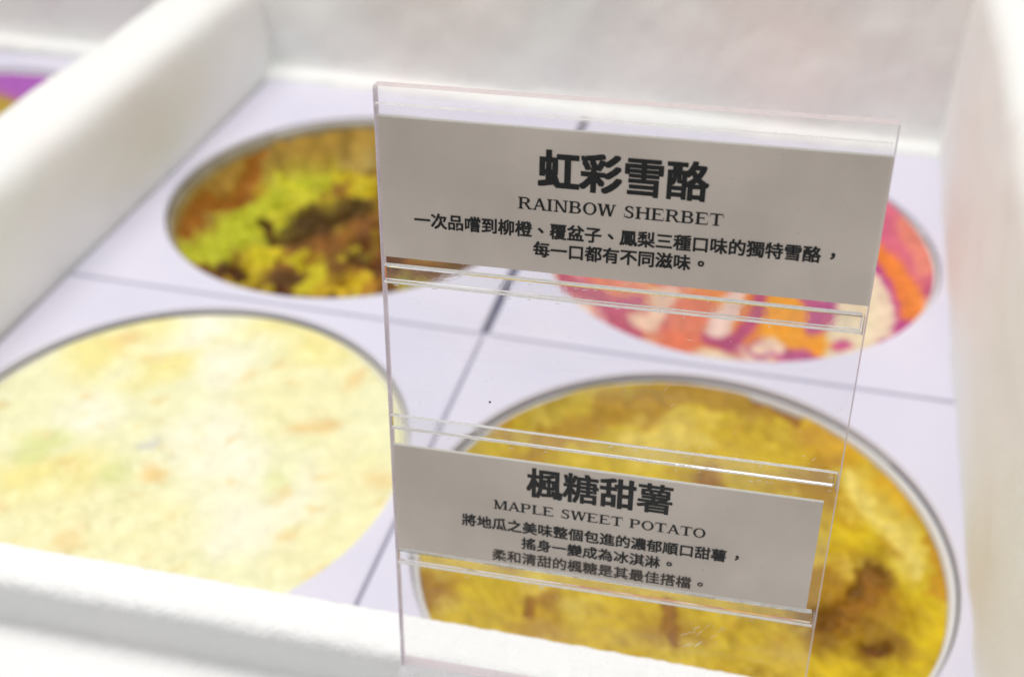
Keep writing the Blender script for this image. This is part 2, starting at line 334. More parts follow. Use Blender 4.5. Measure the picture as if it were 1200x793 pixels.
D_BL = [(0.24,0.96,0.06,150,100,15),(-0.32,0.74,0.06,150,100,15),(0.07,0.48,0.06,150,100,15),(0.31,0.96,0.06,150,100,15),(-0.82,-0.41,0.06,150,100,15),(-0.48,-0.37,0.06,150,100,15),(0.01,-0.33,0.06,150,100,15),(-0.68,0.26,0.06,150,100,15),(-0.16,0.69,0.11,218,192,90),(-0.2,0.62,0.11,218,192,90),(-0.68,0.75,0.14,188,160,40),(0.1,1.05,0.14,188,160,40),(0.5,1.01,0.14,188,160,40),(-0.4,0.92,0.14,188,160,40),(-0.54,-0.55,0.16,205,172,30),(-0.07,-0.43,0.16,205,172,30),(0.41,-0.36,0.16,205,172,30),(0.13,0.76,0.16,205,172,30),(0.71,0.11,0.055,122,82,12),(0.6,-0.13,0.055,122,82,12),(0.54,-0.18,0.055,122,82,12),(0.73,-0.23,0.055,122,82,12),(0.67,0.05,0.055,122,82,12),(0.74,0.1,0.055,122,82,12),(0.65,-0.06,0.055,122,82,12),(0.69,0.53,0.06,222,200,95),(0.74,0.44,0.06,222,200,95),(0.79,0.36,0.06,222,200,95),(0.83,0.28,0.06,222,200,95),(0.87,0.19,0.06,222,200,95),(0.64,0.6,0.06,222,200,95),(0.85,0.57,0.12,212,160,15),(0.59,0.8,0.12,212,160,15),(0.54,0.82,0.12,212,160,15),(0.57,-0.01,0.1,165,120,15),(0.7,-0.04,0.1,165,120,15),(0.52,0.47,0.1,165,120,15),(0.43,1.15,0.12,205,182,60),(0.37,1.01,0.12,205,182,60)]
B_BL = [(-0.61,0.69,0.045,236,190,115),(0.49,0.33,0.045,236,190,115),(0.01,-0.08,0.045,236,190,115),(0.62,-0.24,0.045,236,190,115),(-0.17,-0.47,0.045,236,190,115),(0.56,0.32,0.045,236,190,115),(-0.62,0.61,0.045,236,190,115),(-0.39,-0.21,0.045,236,190,115),(0.9,0.06,0.045,236,190,115),(0.53,0.64,0.045,236,190,115),(-0.29,1.02,0.045,236,190,115),(-0.69,0.55,0.12,242,225,125),(-0.53,0.84,0.12,242,225,125),(-0.32,-0.22,0.12,242,225,125),(0.34,0.81,0.12,242,225,125),(0.09,0.95,0.12,242,225,125),(-0.51,-0.27,0.12,242,225,125),(-0.31,0.57,0.12,242,225,125),(-0.61,0.03,0.07,214,220,135),(0.5,-0.01,0.07,214,220,135),(-0.53,0.08,0.07,214,220,135),(-0.58,-0.1,0.07,214,220,135),(-0.14,-0.17,0.07,214,220,135),(0.11,0.21,0.14,252,248,232),(0.26,-0.01,0.14,252,248,232),(-0.05,0.59,0.14,252,248,232),(-0.36,0.8,0.14,252,248,232),(-0.45,0.24,0.14,252,248,232),(0.44,-0.26,0.14,252,248,232),(0.6,-0.05,0.14,252,248,232),(-0.13,0.05,0.035,196,196,190),(-0.09,0.08,0.035,196,196,190),(-0.06,0.11,0.035,196,196,190),(0.13,-0.39,0.2,244,236,180),(0.78,0.05,0.2,244,236,180),(0.8,-0.28,0.2,244,236,180),(-0.29,-0.41,0.2,244,236,180),(0.37,0.51,0.2,244,236,180)]  # the small grey blobs paint in a reflection at a dent


# bands and swirls of flavour running through the ice cream: tub, colour, half width, path from the tub's centre
SWIRLS = [
('C',(236,216,182),0.24,[(0.67,-0.23),(0.65,-0.49),(0.53,-0.65)]),
('C',(218,110,132),0.17,[(0.82,0.73),(0.92,0.54),(0.98,0.32),(1.0,0.07)]),
('C',(232,140,120),0.04,[(0.83,0.49),(0.91,0.27),(0.94,0.05)]),
('C',(184,62,132),0.085,[(0.67,0.18),(0.73,0.02),(0.79,-0.17),(0.81,-0.34),(0.78,-0.51)]),
('C',(236,134,52),0.055,[(0.69,0.35),(0.77,0.18),(0.83,-0.01),(0.87,-0.18),(0.87,-0.32)]),
('C',(238,222,188),0.06,[(0.65,0.01),(0.71,-0.16),(0.74,-0.33),(0.71,-0.5),(0.58,-0.42)]),
('C',(205,80,135),0.035,[(0.54,-0.62),(0.57,-0.59)]),
('C',(184,72,138),0.05,[(0.49,-0.03),(0.48,-0.21),(0.46,-0.39),(0.42,-0.57),(0.41,-0.73)]),
('C',(243,160,14),0.15,[(0.22,-0.16),(0.27,-0.33),(0.32,-0.49),(0.35,-0.59)]),
('C',(184,76,138),0.04,[(0.36,-0.21),(0.42,-0.32),(0.43,-0.49)]),
('C',(186,84,142),0.05,[(0.18,-0.76),(0.22,-0.69),(0.31,-0.73),(0.38,-0.71)]),
('C',(238,208,180),0.045,[(0.18,-0.74),(0.24,-0.66),(0.26,-0.69)]),
('C',(228,128,50),0.06,[(0.1,-0.22),(0.1,-0.45),(0.1,-0.65)]),
('C',(180,66,118),0.035,[(0.16,-0.2),(0.15,-0.41),(0.08,-0.66),(0.04,-0.75)]),
('C',(240,208,196),0.04,[(0.05,-0.2),(0.03,-0.35),(-0.01,-0.54),(-0.03,-0.68)]),
('C',(176,66,110),0.03,[(0.06,-0.69),(-0.01,-0.73),(-0.07,-0.72)]),
('C',(232,136,58),0.08,[(-0.08,-0.14),(-0.11,-0.3),(-0.14,-0.45)]),
('C',(226,118,84),0.1,[(-0.17,-0.43),(-0.18,-0.61),(-0.19,-0.75)]),
('C',(214,104,92),0.03,[(-0.32,-0.29),(-0.28,-0.49),(-0.28,-0.66)]),
('C',(236,196,168),0.05,[(-0.43,-0.61),(-0.35,-0.64),(-0.31,-0.48),(-0.3,-0.34)]),
('C',(190,78,108),0.05,[(-0.83,-0.35),(-0.73,-0.42),(-0.62,-0.51),(-0.51,-0.63),(-0.41,-0.72)]),
('C',(230,130,100),0.06,[(-0.66,-0.31),(-0.54,-0.4),(-0.44,-0.41)]),
('C',(196,70,118),0.03,[(-0.55,-0.53),(-0.47,-0.51),(-0.43,-0.44)]),
('D',(180,138,18),0.05,[(-0.69,0.31),(-0.58,0.6),(-0.34,0.81),(-0.05,0.93),(0.23,0.93)]),
('D',(222,196,84),0.045,[(-0.28,0.62),(-0.14,0.7),(0.02,0.69)]),
('D',(158,104,16),0.03,[(0.19,0.96),(0.29,0.95),(0.35,0.9)]),
('D',(160,108,16),0.022,[(0.04,0.49),(0.09,0.46)]),
('D',(160,108,16),0.022,[(-0.5,-0.33),(-0.47,-0.41)]),
('D',(156,104,16),0.03,[(-0.0,-0.23),(0.03,-0.33),(0.02,-0.4)]),
('D',(120,78,12),0.028,[(0.74,0.11),(0.68,0.1),(0.64,0.03),(0.63,-0.03)]),
('D',(128,84,12),0.035,[(0.67,-0.1),(0.6,-0.15),(0.54,-0.18)]),
('D',(150,100,14),0.05,[(0.72,0.04),(0.69,-0.06),(0.64,-0.11)]),
('D',(110,66,12),0.022,[(0.73,-0.23),(0.74,-0.25)]),
('D',(226,204,104),0.022,[(0.62,0.61),(0.68,0.53),(0.72,0.45),(0.78,0.36),(0.82,0.26),(0.87,0.13)]),
('D',(222,198,96),0.03,[(0.79,0.3),(0.83,0.24)]),
('D',(190,140,14),0.04,[(0.92,0.45),(0.95,0.27),(0.96,0.05)]),
('A',(190,156,80),0.1,[(-1.0,-0.29),(-1.11,-0.06),(-1.16,0.31),(-1.1,0.7),(-0.94,0.98),(-0.72,1.18),(-0.42,1.34)]),
('A',(168,104,24),0.04,[(-0.89,-0.29),(-0.91,-0.07),(-0.88,0.2),(-0.84,0.43),(-0.78,0.62),(-0.71,0.8)]),
('A',(100,58,16),0.06,[(-0.73,0.85),(-0.62,0.94),(-0.45,0.96),(-0.35,1.04)]),
('A',(194,196,44),0.11,[(-0.72,-0.46),(-0.7,-0.21),(-0.67,0.05),(-0.57,0.31),(-0.46,0.55)]),
('A',(206,200,46),0.06,[(-0.64,0.47),(-0.41,0.25),(-0.52,0.02)]),
('A',(86,50,16),0.06,[(-0.6,-0.49),(-0.49,-0.52)]),
('A',(98,68,22),0.03,[(-0.56,0.01),(-0.38,-0.14),(-0.25,-0.04),(-0.17,0.11),(-0.0,0.33)]),
('A',(88,46,18),0.07,[(0.1,-0.23),(0.22,-0.29)]),
('A',(216,186,30),0.06,[(0.06,-0.58),(0.21,-0.46)]),
('A',(210,198,36),0.04,[(-0.06,-0.61),(-0.08,-0.39),(-0.31,-0.3),(-0.43,-0.33)]),
]
import numpy as np
def swirl(key, P, cols, wob):
    P = np.array(P)[:, :2]; cols = np.array(cols, float); depth = np.zeros(len(P))
    wx = np.array([noise.fractal(Vector((x*4+7, y*4, 2.0)), 0.9, 2.0, 5) for x, y in P])*wob
    wy = np.array([noise.fractal(Vector((x*4-9, y*4+3, 5.0)), 0.9, 2.0, 5) for x, y in P])*wob
    ed = np.array([noise.fractal(Vector((x*17, y*17, 9.0)), 0.8, 2.0, 4) for x, y in P])
    Q = P + np.stack([wx, wy], 1)
    for k, c, w, path in SWIRLS:
        if k != key: continue
        best = np.full(len(P), 9.0)
        for a, b in zip(path[:-1], path[1:]):
            a = np.array(a); b = np.array(b); ab = b-a; L = max(1e-6, float(ab@ab))
            t = np.clip(((Q-a)@ab)/L, 0, 1); best = np.minimum(best, np.hypot(*(Q-a-t[:, None]*ab).T))
        al = np.clip((w*(1+(0.22 if key == 'C' else 0.55)*ed)-best)/(0.30*w+0.008)+0.5, 0, 1)*0.93
        g = 1+0.10*ed
        cols = cols*(1-al[:, None]) + np.array(c)[None]*al[:, None]*g[:, None]
        depth = np.maximum(depth*(1-al), al*(1 if sum(c) < 330 else -0.4))
    return np.clip(cols, 0, 255), depth
def mixcol(blobs, base, bw, P, warp, sd, sharp):
    q = Vector((P.x*2.6+sd, P.y*2.6, sd*.3))
    wx = noise.fractal(q, 1.0, 2.0, 5)*warp; wy = noise.fractal(q+Vector((31.7, 12.1, 4)), 1.0, 2.0, 5)*warp
    x = P.x+wx; y = P.y+wy; W = bw; c = [base[0]*bw, base[1]*bw, base[2]*bw]
    for bx, by, r, cr, cg, cb in blobs:
        d = ((x-bx)**2 + (y-by)**2)/(r*r)
        if d < 9:
            w = math.exp(-d*sharp)*3
            W += w; c[0] += cr*w; c[1] += cg*w; c[2] += cb*w
    return [v/W for v in c]
def ice_cream(key, cx, cy, z, colour, height, label, n=320, edge_up=0.05, rad=0.97, updir=100):
    V = []; F = []; idx = {}; cols = []
    rings = n//2
    V.append((0, 0, 0)); 
    na = 480
    for i in range(1, rings+1):
        r = rad*(i/rings)
        for j in range(na):
            a = 2*math.pi*j/na; V.append((r*math.cos(a), r*math.sin(a), 0))
    out = []
    for v in V:
        P = Vector(v); rr = P.length/rad
        f = 0.5+0.5*math.cos(math.atan2(P.y, P.x)-math.radians(updir)) if rr > 0 else 0
        h = height(P)*min(1, (1.04-rr)*6) + edge_up*f*max(0, (rr-0.84)/0.16)**1.6
        out.append((P.x, P.y, h)); cols.append(colour(P, h))
    for j in range(na): F.append((0, 1+j, 1+(j+1) % na))
    for i in range(rings-1):
        for j in range(na):
            a = 1+i*na+j; b = 1+i*na+(j+1) % na
            F.append((a, a+na, b+na, b))
    if key in 'ACD':
        cols, dep = swirl(key, out, cols, {'A': 0.06, 'C': 0.018, 'D': 0.06}[key])
        out = [(v[0], v[1], v[2]-{'A': 0.035, 'C': 0.006, 'D': 0.022}[key]*float(d)) for v, d in zip(out, dep)]
    o = mesh_obj('ice_cream', out, F, M['ice_smooth' if key == 'B' else 'ice'], None, (cx, cy, z), smooth=True)
    at = o.data.color_attributes.new('tint', 'FLOAT_COLOR', 'POINT')
    kk = {'A': 0.84, 'B': 0.87, 'C': 0.84, 'D': 0.88, 'N': 0.8}[key]
    for i, c in enumerate(cols): at.data[i].color = (lin(c[0])*kk, lin(c[1])*kk, lin(c[2])*kk, 1)
    tag(o, label, 'ice cream', 'ice cream in the tubs')
    return o
def fr(P, s, sd, o=5): return noise.fractal(Vector((P.x*s+sd, P.y*s-sd, sd)), 0.9, 2.0, o)
def ridged(P, s, sd): return 1-abs(noise.noise(Vector((P.x*s+sd, P.y*s, sd))))*2

# A: deep, scooped out, yellow and brown
def vor(P, s, sd):
    d, pts = noise.voronoi(Vector((P.x*s+sd, P.y*s, sd))); return d[0], noise.cell(pts[0]*3.1)
def hA(P):
    d, c = vor(Vector((P.x+.03*fr(P, 9, 3), P.y+.03*fr(P, 9, 6), 0)), 9.5, 4.0)
    return 0.08*fr(P, 2.2, 3) + 0.03*fr(P, 7, 8) + 0.10*(0.45-d)*(0.4+c) + 0.008*fr(P, 22, 2, 3)
def cA(P, h):
    c = mixcol(A_BL, (150, 115, 35), 0.05, P, 0.055, 4.0, 1.3)
    k = fr(P, 9, 5)
    d, q = vor(Vector((P.x+.03*fr(P, 9, 3), P.y+.03*fr(P, 9, 6), 0)), 9.5, 4.0); low = 1 if P.y-P.x*0.6 < 0.15 else 0.35
    if q > 0.25: e = min(1, max(0, (0.48-d)*5))*0.8*low; c = [c[i]*(1-e)+((84, 46, 14) if q < 0.62 else (214, 196, 40))[i]*e for i in range(3)]
    t = min(1, max(0, (P.length-0.80)*8))*(0.5+0.5*math.cos(math.atan2(P.y, P.x)-2.2)); c = [c[i]*(1-t)+(186, 150, 66)[i]*t for i in range(3)]
    if P.x > -0.1:                       # hidden half: same swirl goes on behind the card
        k2 = fr(P, 3.0, 11)
        t = min(1, max(0, (P.x+0.1)*3)); b = (190, 185, 50) if k2 > 0.1 else ((110, 66, 22) if k2 < -0.12 else (170, 110, 35))
        c = [c[i]*(1-t*0.7)+b[i]*t*0.7 for i in range(3)]
    return [min(255, max(0, v*(1+0.16*k))) for v in c]
# B: level, pale cream with fruit flecks
def hB(P): return 0.030*fr(P, 2.2, 5) + 0.016*fr(P, 6, 2, 3) + 0.003*fr(P, 20, 2, 3)
def cB(P, h):
    c = mixcol(B_BL, (240, 238, 192), 1.5, P, 0.10, 9.0, 1.2)
    k = fr(P, 12, 21); s = fr(Vector((P.x*1.2+P.y*.5, P.y*1.8-P.x*.6, 0)), 4.2, 33, 4)
    if s > 0.44: t = min(1, (s-0.44)*3)*.6; c = [c[i]*(1-t)+(236, 206, 140)[i]*t for i in range(3)]
    s = fr(P, 7, 44)
    if s > 0.40: t = min(1, (s-0.40)*3)*.25; c = [c[i]*(1-t)+(222, 222, 150)[i]*t for i in range(3)]
    return [min(252, v*(1+0.035*k)) for v in c]
# C: swirled sherbet
def hC(P): return 0.03*fr(P, 2.0, 7) + 0.014*fr(P, 6, 2)
def cC(P, h):
    s = math.sin(P.length*13+math.atan2(P.y, P.x)*2+3*fr(P, 1.6, 3))
    b = (238, 218, 184) if s > 0.5 else ((236, 145, 50) if s > 0 else ((190, 70, 130) if s > -0.5 else (228, 120, 120)))
    c = mixcol(C_BL, b, 0.12, P, 0.03, 2.0, 2.2)
    rp = math.sin(P.x*17+P.y*9+4.5*fr(P, 2.0, 13)); t = max(0, (rp-0.72)/0.28)*0.55; c = [c[i]*(1-t)+(244, 222, 206)[i]*t for i in range(3)]
    rp = math.sin(P.x*15-P.y*7+5*fr(P, 2.0, 23)); t = max(0, (rp-0.80)/0.20)*0.3; c = [c[i]*(1-t)+(176, 62, 118)[i]*t for i in range(3)]
    k = fr(P, 10, 5)
    return [min(255, max(0, v*(1+0.05*k))) for v in c]
# D: mustard with darker swirls
def hD(P):
    h = 0.035*fr(P, 1.8, 17) + 0.020*fr(P, 5, 4, 3) + 0.013*fr(Vector((P.x*1.5+P.y, P.y*1.2, 0)), 14, 71, 4)
    d = math.hypot(P.x-0.52, (P.y+0.35)*1.2); h -= 0.05*math.exp(-((d-0.22)/0.06)**2)*(0.6+fr(P, 5, 2))
    return h
def cD(P, h):
    c = mixcol(D_BL, (206, 176, 14), 0.45, P, 0.10, 6.0, 1.1)
    k = fr(Vector((P.x*1.8, P.y, 0)), 4, 5); s = fr(P, 5.5, 61)
    if s > 0.34: t = min(1, (s-0.28)*2.5)*0.4; c = [c[i]*(1-t)+(168, 112, 12)[i]*t for i in range(3)]
    if s < -0.25: t = min(1, (-s-0.25)*3)*0.6; c = [c[i]*(1-t)+(222, 196, 84)[i]*t for i in range(3)]
    k2 = fr(Vector((P.x*1.5+P.y, P.y*1.2, 0)), 14, 71, 4); g = 1+0.06*k+0.07*k2
    return [min(255, max(0, c[0]*g)), min(255, max(0, c[1]*g*(1+.02*k2))), max(0, c[2]*g)]
def hN(P): return 0.03*fr(P, 2.0, 9)
def cN(P, h):
    d = P.y + 0.06*fr(P, 2, 3)
    t = 1/(1+math.exp(-(d-0.68+0.3*(P.x+0.2))*40))
    return [(188, 158, 50)[i]*(1-t)+(178, 96, 190)[i]*t for i in range(3)]
tub(*centres['A'], 'round tub of sunken yellow ice cream with brown swirl, back left opening', 'tan', 'tanrim')
tub(*centres['B'], 'round tub filled level with pale cream ice cream, front left opening', 'tub', 'creamrim')
tub(*centres['C'], 'round tub of pink and orange rainbow sherbet, back right opening')
tub(*centres['D'], 'round tub of mustard yellow ice cream, front right opening')
tub(NX, NY, 'tub beyond the left divider with purple and yellow contents')
ice_cream('A', *centres['A'], -0.26, cA, hA, 'sunken lime yellow ice cream with dark brown swirls and tan edge', edge_up=0.19, updir=125)
ice_cream('B', *centres['B'], -0.07, cB, hB, 'pale cream ice cream with faint orange flecks, filled level', edge_up=0.04)
ice_cream('C', *centres['C'], -0.12, cC, hC, 'rainbow sherbet swirled in pink, magenta, orange and cream', edge_up=0.12, updir=70)
ice_cream('D', *centres['D'], -0.11, cD, hD, 'mustard yellow ice cream with brown swirls seen through the clear sign', edge_up=0.08, updir=120)
ice_cream('N', NX, NY, -0.04, cN, hN, 'purple and yellow ice cream glimpsed beyond the left divider', edge_up=0.0)

# ------------------------------------------------------------------ the clear sign holder
# local frame: x along the sign, z up, y away from the camera; origin at the top left corner of the card plane
SIGN = Matrix.Translation(Vector((0.46955, -2.28049, 2.26610)) * S).to_3x3().to_4x4()
Q = Matrix(((0.9994187, -0.0296528, -0.0168230), (0.0315776, 0.9911522, 0.1289190), (0.0128514, -0.1293754, 0.9915124)))
TL = Vector((0.46955, -2.28049, 2.26610))
hold = bpy.data.objects.new('sign_holder', None); COL.objects.link(hold); hold.empty_display_size = 0.02
tag(hold, 'clear acrylic sign holder with two card pockets, standing at the front rim', 'sign holder')
H = 1.4864
base_local = Vector((0.486, 0.03, -H))
hold.matrix_world = Matrix.Translation((TL + Q @ base_local) * S) @ Q.to_4x4()
W = 0.972
def sbox(name, u0, u1, v0, v1, n0, n1, m, bev=0.0, seg=1, parent=None, holder=True):
    """u right, v down from the top, n away from the camera"""
    bm = bmesh.new(); box(bm, u0, u1, n0, n1, -v1, -v0, bev=bev, seg=seg)
    for v in bm.verts: v.co -= base_local
    return bm_obj(name, bm, m, parent or hold)
panel = sbox('back_panel', 0.0, W, 0.010, H, 0.008, 0.038, M['panel'], bev=0.0)
panel.data.materials.append(M['side']); panel.data.materials.append(M['top'])
for f in panel.data.polygons:                      # sawn edges scatter the light, the two faces stay clear
    if abs(f.normal.x) > 0.9: f.material_index = 1
    elif abs(f.normal.z) > 0.9: f.material_index = 2
sbox('side_edge', 0.0025, 0.0085, 0.013, H-0.002, -0.002, 0.0076, M['strip'], bev=0.0008)
def pocket(u1, v_top, v_card, v_bot, top_line):
    t = 0.016
    sbox('front_sheet', 0.0092, u1, v_top, v_bot, -t, -0.004, M['sheet'])
    # sawn lower and upper edge of the front sheet and the bar it is glued to
    sbox('sheet_edge', 0.0092, u1, v_bot, v_bot+0.0030, -0.0085, -0.003, M['edge'])
    sbox('sheet_edge', 0.0092, u1, v_top-0.0024, v_top-0.0002, -0.0085, -0.004, M['edge'])
pocket(0.964, 0.040, 0.067, 0.416, False)
sbox('spacer_bar', 0.0095, 0.962, 0.383, 0.415, -0.0035, 0.0055, M['acrylic_bar'], bev=0.002)
sbox('bar_edge', 0.0095, 0.960, 0.3795, 0.3826, -0.004, 0.0052, M['edge'])
pocket(0.963, 0.743, 0.822, 1.150, True)
sbox('spacer_bar', 0.0095, 0.960, 0.744, 0.777, -0.0035, 0.0055, M['acrylic_bar'], bev=0.002)
sbox('bar_edge', 0.0095, 0.958, 0.7775, 0.7795, -0.004, 0.0052, M['edge'])
sbox('spacer_bar', 0.0095, 0.960, 1.118, 1.149, -0.0035, 0.0055, M['acrylic_bar'], bev=0.002)
sbox('bar_edge', 0.0095, 0.958, 1.1155, 1.1175, -0.004, 0.0052, M['edge'])
for (a, b) in ((0.381, 0.419), (0.743, 0.781), (1.117, 1.153)):
    sbox('bar_edge', 0.9640, 0.9655, a, b, -0.014, 0.0052, M['edge_dim'])
# foot: the panel is glued on a thick clear block that stands on the ledge
sbox('foot_block', 0.0, W, H+0.003, H+0.275, -0.020, 0.045, M['foot'], bev=0.004)
# scratched and dusty clear plastic; some pale slivers stand in for reflection glare
bm = bmesh.new()
def scratch_glare(u, v, L, a, w):
    c, s_ = math.cos(a), math.sin(a); px, pv = -s_*w/2, c*w/2
    pts = [(u-c*L/2-px, v-s_*L/2-pv), (u+c*L/2-px, v+s_*L/2-pv), (u+c*L/2+px, v+s_*L/2+pv), (u-c*L/2+px, v-s_*L/2+pv)]
    f = [bm.verts.new(Vector((p[0], -0.0172, -p[1])) - base_local) for p in pts]
    b_ = [bm.verts.new(Vector((p[0], -0.0165, -p[1])) - base_local) for p in pts]
    bm.faces.new(f); bm.faces.new(b_[::-1])
    for i in range(4): bm.faces.new((f[i], b_[i], b_[(i+1) % 4], f[(i+1) % 4]))
rs = random.Random(3)
for _ in range(26): scratch_glare(rs.uniform(.02, .95), rs.uniform(.45, .74), rs.uniform(.004, .02), rs.uniform(-.3, .3)+(.0 if rs.random() < .5 else 2.2), .0007)  # pale slivers across the clear middle imitate hazy glare streaks
for _ in range(16): u = .055+rs.uniform(-.02, .02); scratch_glare(u, 1.215+rs.uniform(-.03, .03), rs.uniform(.006, .016), rs.choice((.8, 2.1, .2)), .0009)
for _ in range(14): u = .73+rs.uniform(-.05, .05); scratch_glare(u, 1.215+rs.uniform(-.04, .03)-(u-.73)*.7, rs.uniform(.01, .025), 2.35+rs.uniform(-.2, .2), .0007)
for _ in range(150): scratch_glare(rs.uniform(.01, .96), rs.uniform(.02, .42) if rs.random() < .2 else rs.uniform(.4, 1.4), rs.uniform(.0012, .0025), rs.uniform(0, 3), .0016)
for _ in range(60):
    v0 = rs.choice((0.381, 0.417, 0.745, 0.779, 0.036, 1.152)); scratch_glare(rs.uniform(.01, .96), v0+rs.uniform(-.003, .004), rs.uniform(.003, .012), rs.uniform(-.15, .15), .002)
sc = bm_obj('scratches_and_glare', bm, M['scratch_glare'], hold); sc['kind'] = 'stuff'
sbox('dust_speck', 0.2335, 0.2375, 0.668, 0.672, -0.0185, -0.0165, M['speck'])

# ------------------------------------------------------------------ the two printed cards
def sign_thing(name, u, v, label, cat, group):
    o = bpy.data.objects.new(name, None); COL.objects.link(o); o.empty_display_size = 0.01
    o.matrix_world = Matrix.Translation((TL + Q @ Vector((u, 0, -v))) * S) @ Q.to_4x4()
    return tag(o, label, cat, group)

# --- serif capitals drawn from strokes (cap height 1)
ST, HR, SH = 0.175, 0.10, 0.085
def R_(x0, y0, x1, y1): return [(x0, y0), (x1, y0), (x1, y1), (x0, y1)]
def D_(x0, y0, x1, y1, w): return [(x0-w/2, y0), (x0+w/2, y0), (x1+w/2, y1), (x1-w/2, y1)]
def SF(xc, y, hw): return R_(xc-hw, y if y < .5 else y-SH, xc+hw, y+SH if y < .5 else y)
def ARC(cx, cy, rx, ry, a0, a1, t0, t1, n=16):
    """stroke along an ellipse; t0 where it runs level, t1 where it runs upright"""
    out = []
    for i in range(n):
        q = []
        for k in (i, i+1):
            a = math.radians(a0+(a1-a0)*k/n); c, s = math.cos(a), math.sin(a); t = t0+(t1-t0)*abs(c)**1.5
            q.append(((cx+rx*c, cy+ry*s), (cx+(rx-t)*c, cy+(ry-t if ry > t else 0)*s)))
        out.append([q[0][0], q[1][0], q[1][1], q[0][1]])
    return out
def stemI(x, hw=.17): return [R_(x-ST/2, 0, x+ST/2, 1), SF(x, 0, hw), SF(x, 1, hw)]
def gl_E(top_only=False):
    p = stemI(.2) + [R_(.2, 1-HR, .74, 1), R_(.2, 0, .78, HR), R_(.2, .49, .56, .49+HR)]
    p += [[(.70, 1), (.74, 1), (.76, .72), (.73, .72)], [(.74, 0), (.78, 0), (.82, .30), (.79, .30)], R_(.54, .38, .575, .65)]
    return p, .86
GL = {}
GL['I'] = (stemI(.2), .40)
GL['E'] = gl_E()
GL['L'] = (stemI(.2) + [R_(.2, 0, .72, HR), [(.69, 0), (.72, 0), (.77, .34), (.74, .34)]], .78)
GL['H'] = (stemI(.2) + stemI(.78) + [R_(.2, .49, .78, .49+HR)], .98)
GL['T'] = ([R_(.44-ST/2, 0, .44+ST/2, 1), SF(.44, 0, .2), R_(.06, 1-HR, .82, 1), [(.06, 1), (.09, 1), (.05, .68), (.02, .68)], [(.79, 1), (.82, 1), (.86, .68), (.83, .68)]], .88)
GL['P'] = (stemI(.2) + [R_(.2, 1-HR, .5, 1), R_(.2, .45, .5, .45+HR)] + ARC(.5, .725, .28, .275, -90, 90, HR, ST), .84)
GL['R'] = (stemI(.2) + [R_(.2, 1-HR, .5, 1), R_(.2, .47, .5, .47+HR), D_(.78, 0, .50, .50, ST), R_(.78, 0, .93, HR)] + ARC(.5, .735, .27, .265, -90, 90, HR, ST), .94)
GL['B'] = (stemI(.2) + [R_(.2, 1-HR, .5, 1), R_(.2, .49, .52, .49+HR), R_(.2, 0, .52, HR)] + ARC(.5, .745, .24, .255, -90, 90, HR, ST) + ARC(.52, .27, .29, .27, -90, 90, HR, ST), .88)
GL['O'] = (ARC(.47, .5, .43, .52, 0, 360, HR, ST, 36), .94)
GL['A'] = ([D_(.14, 0, .44, 1, HR), D_(.76, 0, .44, 1, ST), R_(.23, .30, .66, .30+HR), SF(.14, 0, .12), SF(.76, 0, .15)], .90)
GL['N'] = ([R_(.18, 0, .18+HR, 1), R_(.76, 0, .76+HR, 1), D_(.76, 0, .22, 1, ST), SF(.205, 0, .15), SF(.17, 1, .13), SF(.785, 1, .15)], .98)
GL['M'] = ([R_(.18, 0, .18+HR, 1), D_(.54, 0, .22, 1, ST), D_(.54, 0, .88, 1, HR), R_(.86, 0, .86+ST, 1), SF(.205, 0, .14), SF(.18, 1, .12), SF(.92, 0, .16), SF(.94, 1, .14)], 1.12)
GL['W'] = ([D_(.34, 0, .14, 1, ST), D_(.34, 0, .58, 1, HR), D_(.82, 0, .60, 1, ST), D_(.82, 0, 1.04, 1, HR), SF(.14, 1, .14), SF(.60, 1, .14), SF(1.04, 1, .11)], 1.16)
GL['S'] = (ARC(.40, .75, .27, .265, 30, 215, HR, .16, 14) + ARC(.40, .26, .29, .275, -150, 35, HR, .16, 14) +
           [[(.15, .62), (.22, .74), (.66, .46), (.60, .32)]] +
           [[(.60, .66), (.64, .66), (.64, .98), (.60, .98)], [(.10, .02), (.14, .02), (.14, .36), (.10, .36)]], .76)
def latin(parent, text, u0, u1, v0, v1, slope, m, ou, ov, label=None):
    adv = 0; pos = []
    for ch in text:
        if ch == ' ': adv += .42; continue
        pos.append((ch, adv)); adv += GL[ch][1]
    kx = (u1-u0)/(adv-.05); hgt = v1-v0; V = []; F = []; lay = 0
    for ch, ax in pos:
        for poly in GL[ch][0]:
            lay += 1; b = len(V)
            for (x, y) in poly:
                u = u0+(ax+x)*kx; v = v1-y*hgt+slope*(u-u0)
                V.append((u-ou, -0.0019-0.00004*(lay % 9), -(v-ov)))
            F.append(tuple(range(b, b+len(poly))))
    return mesh_obj('english_name', V, F, m, parent)

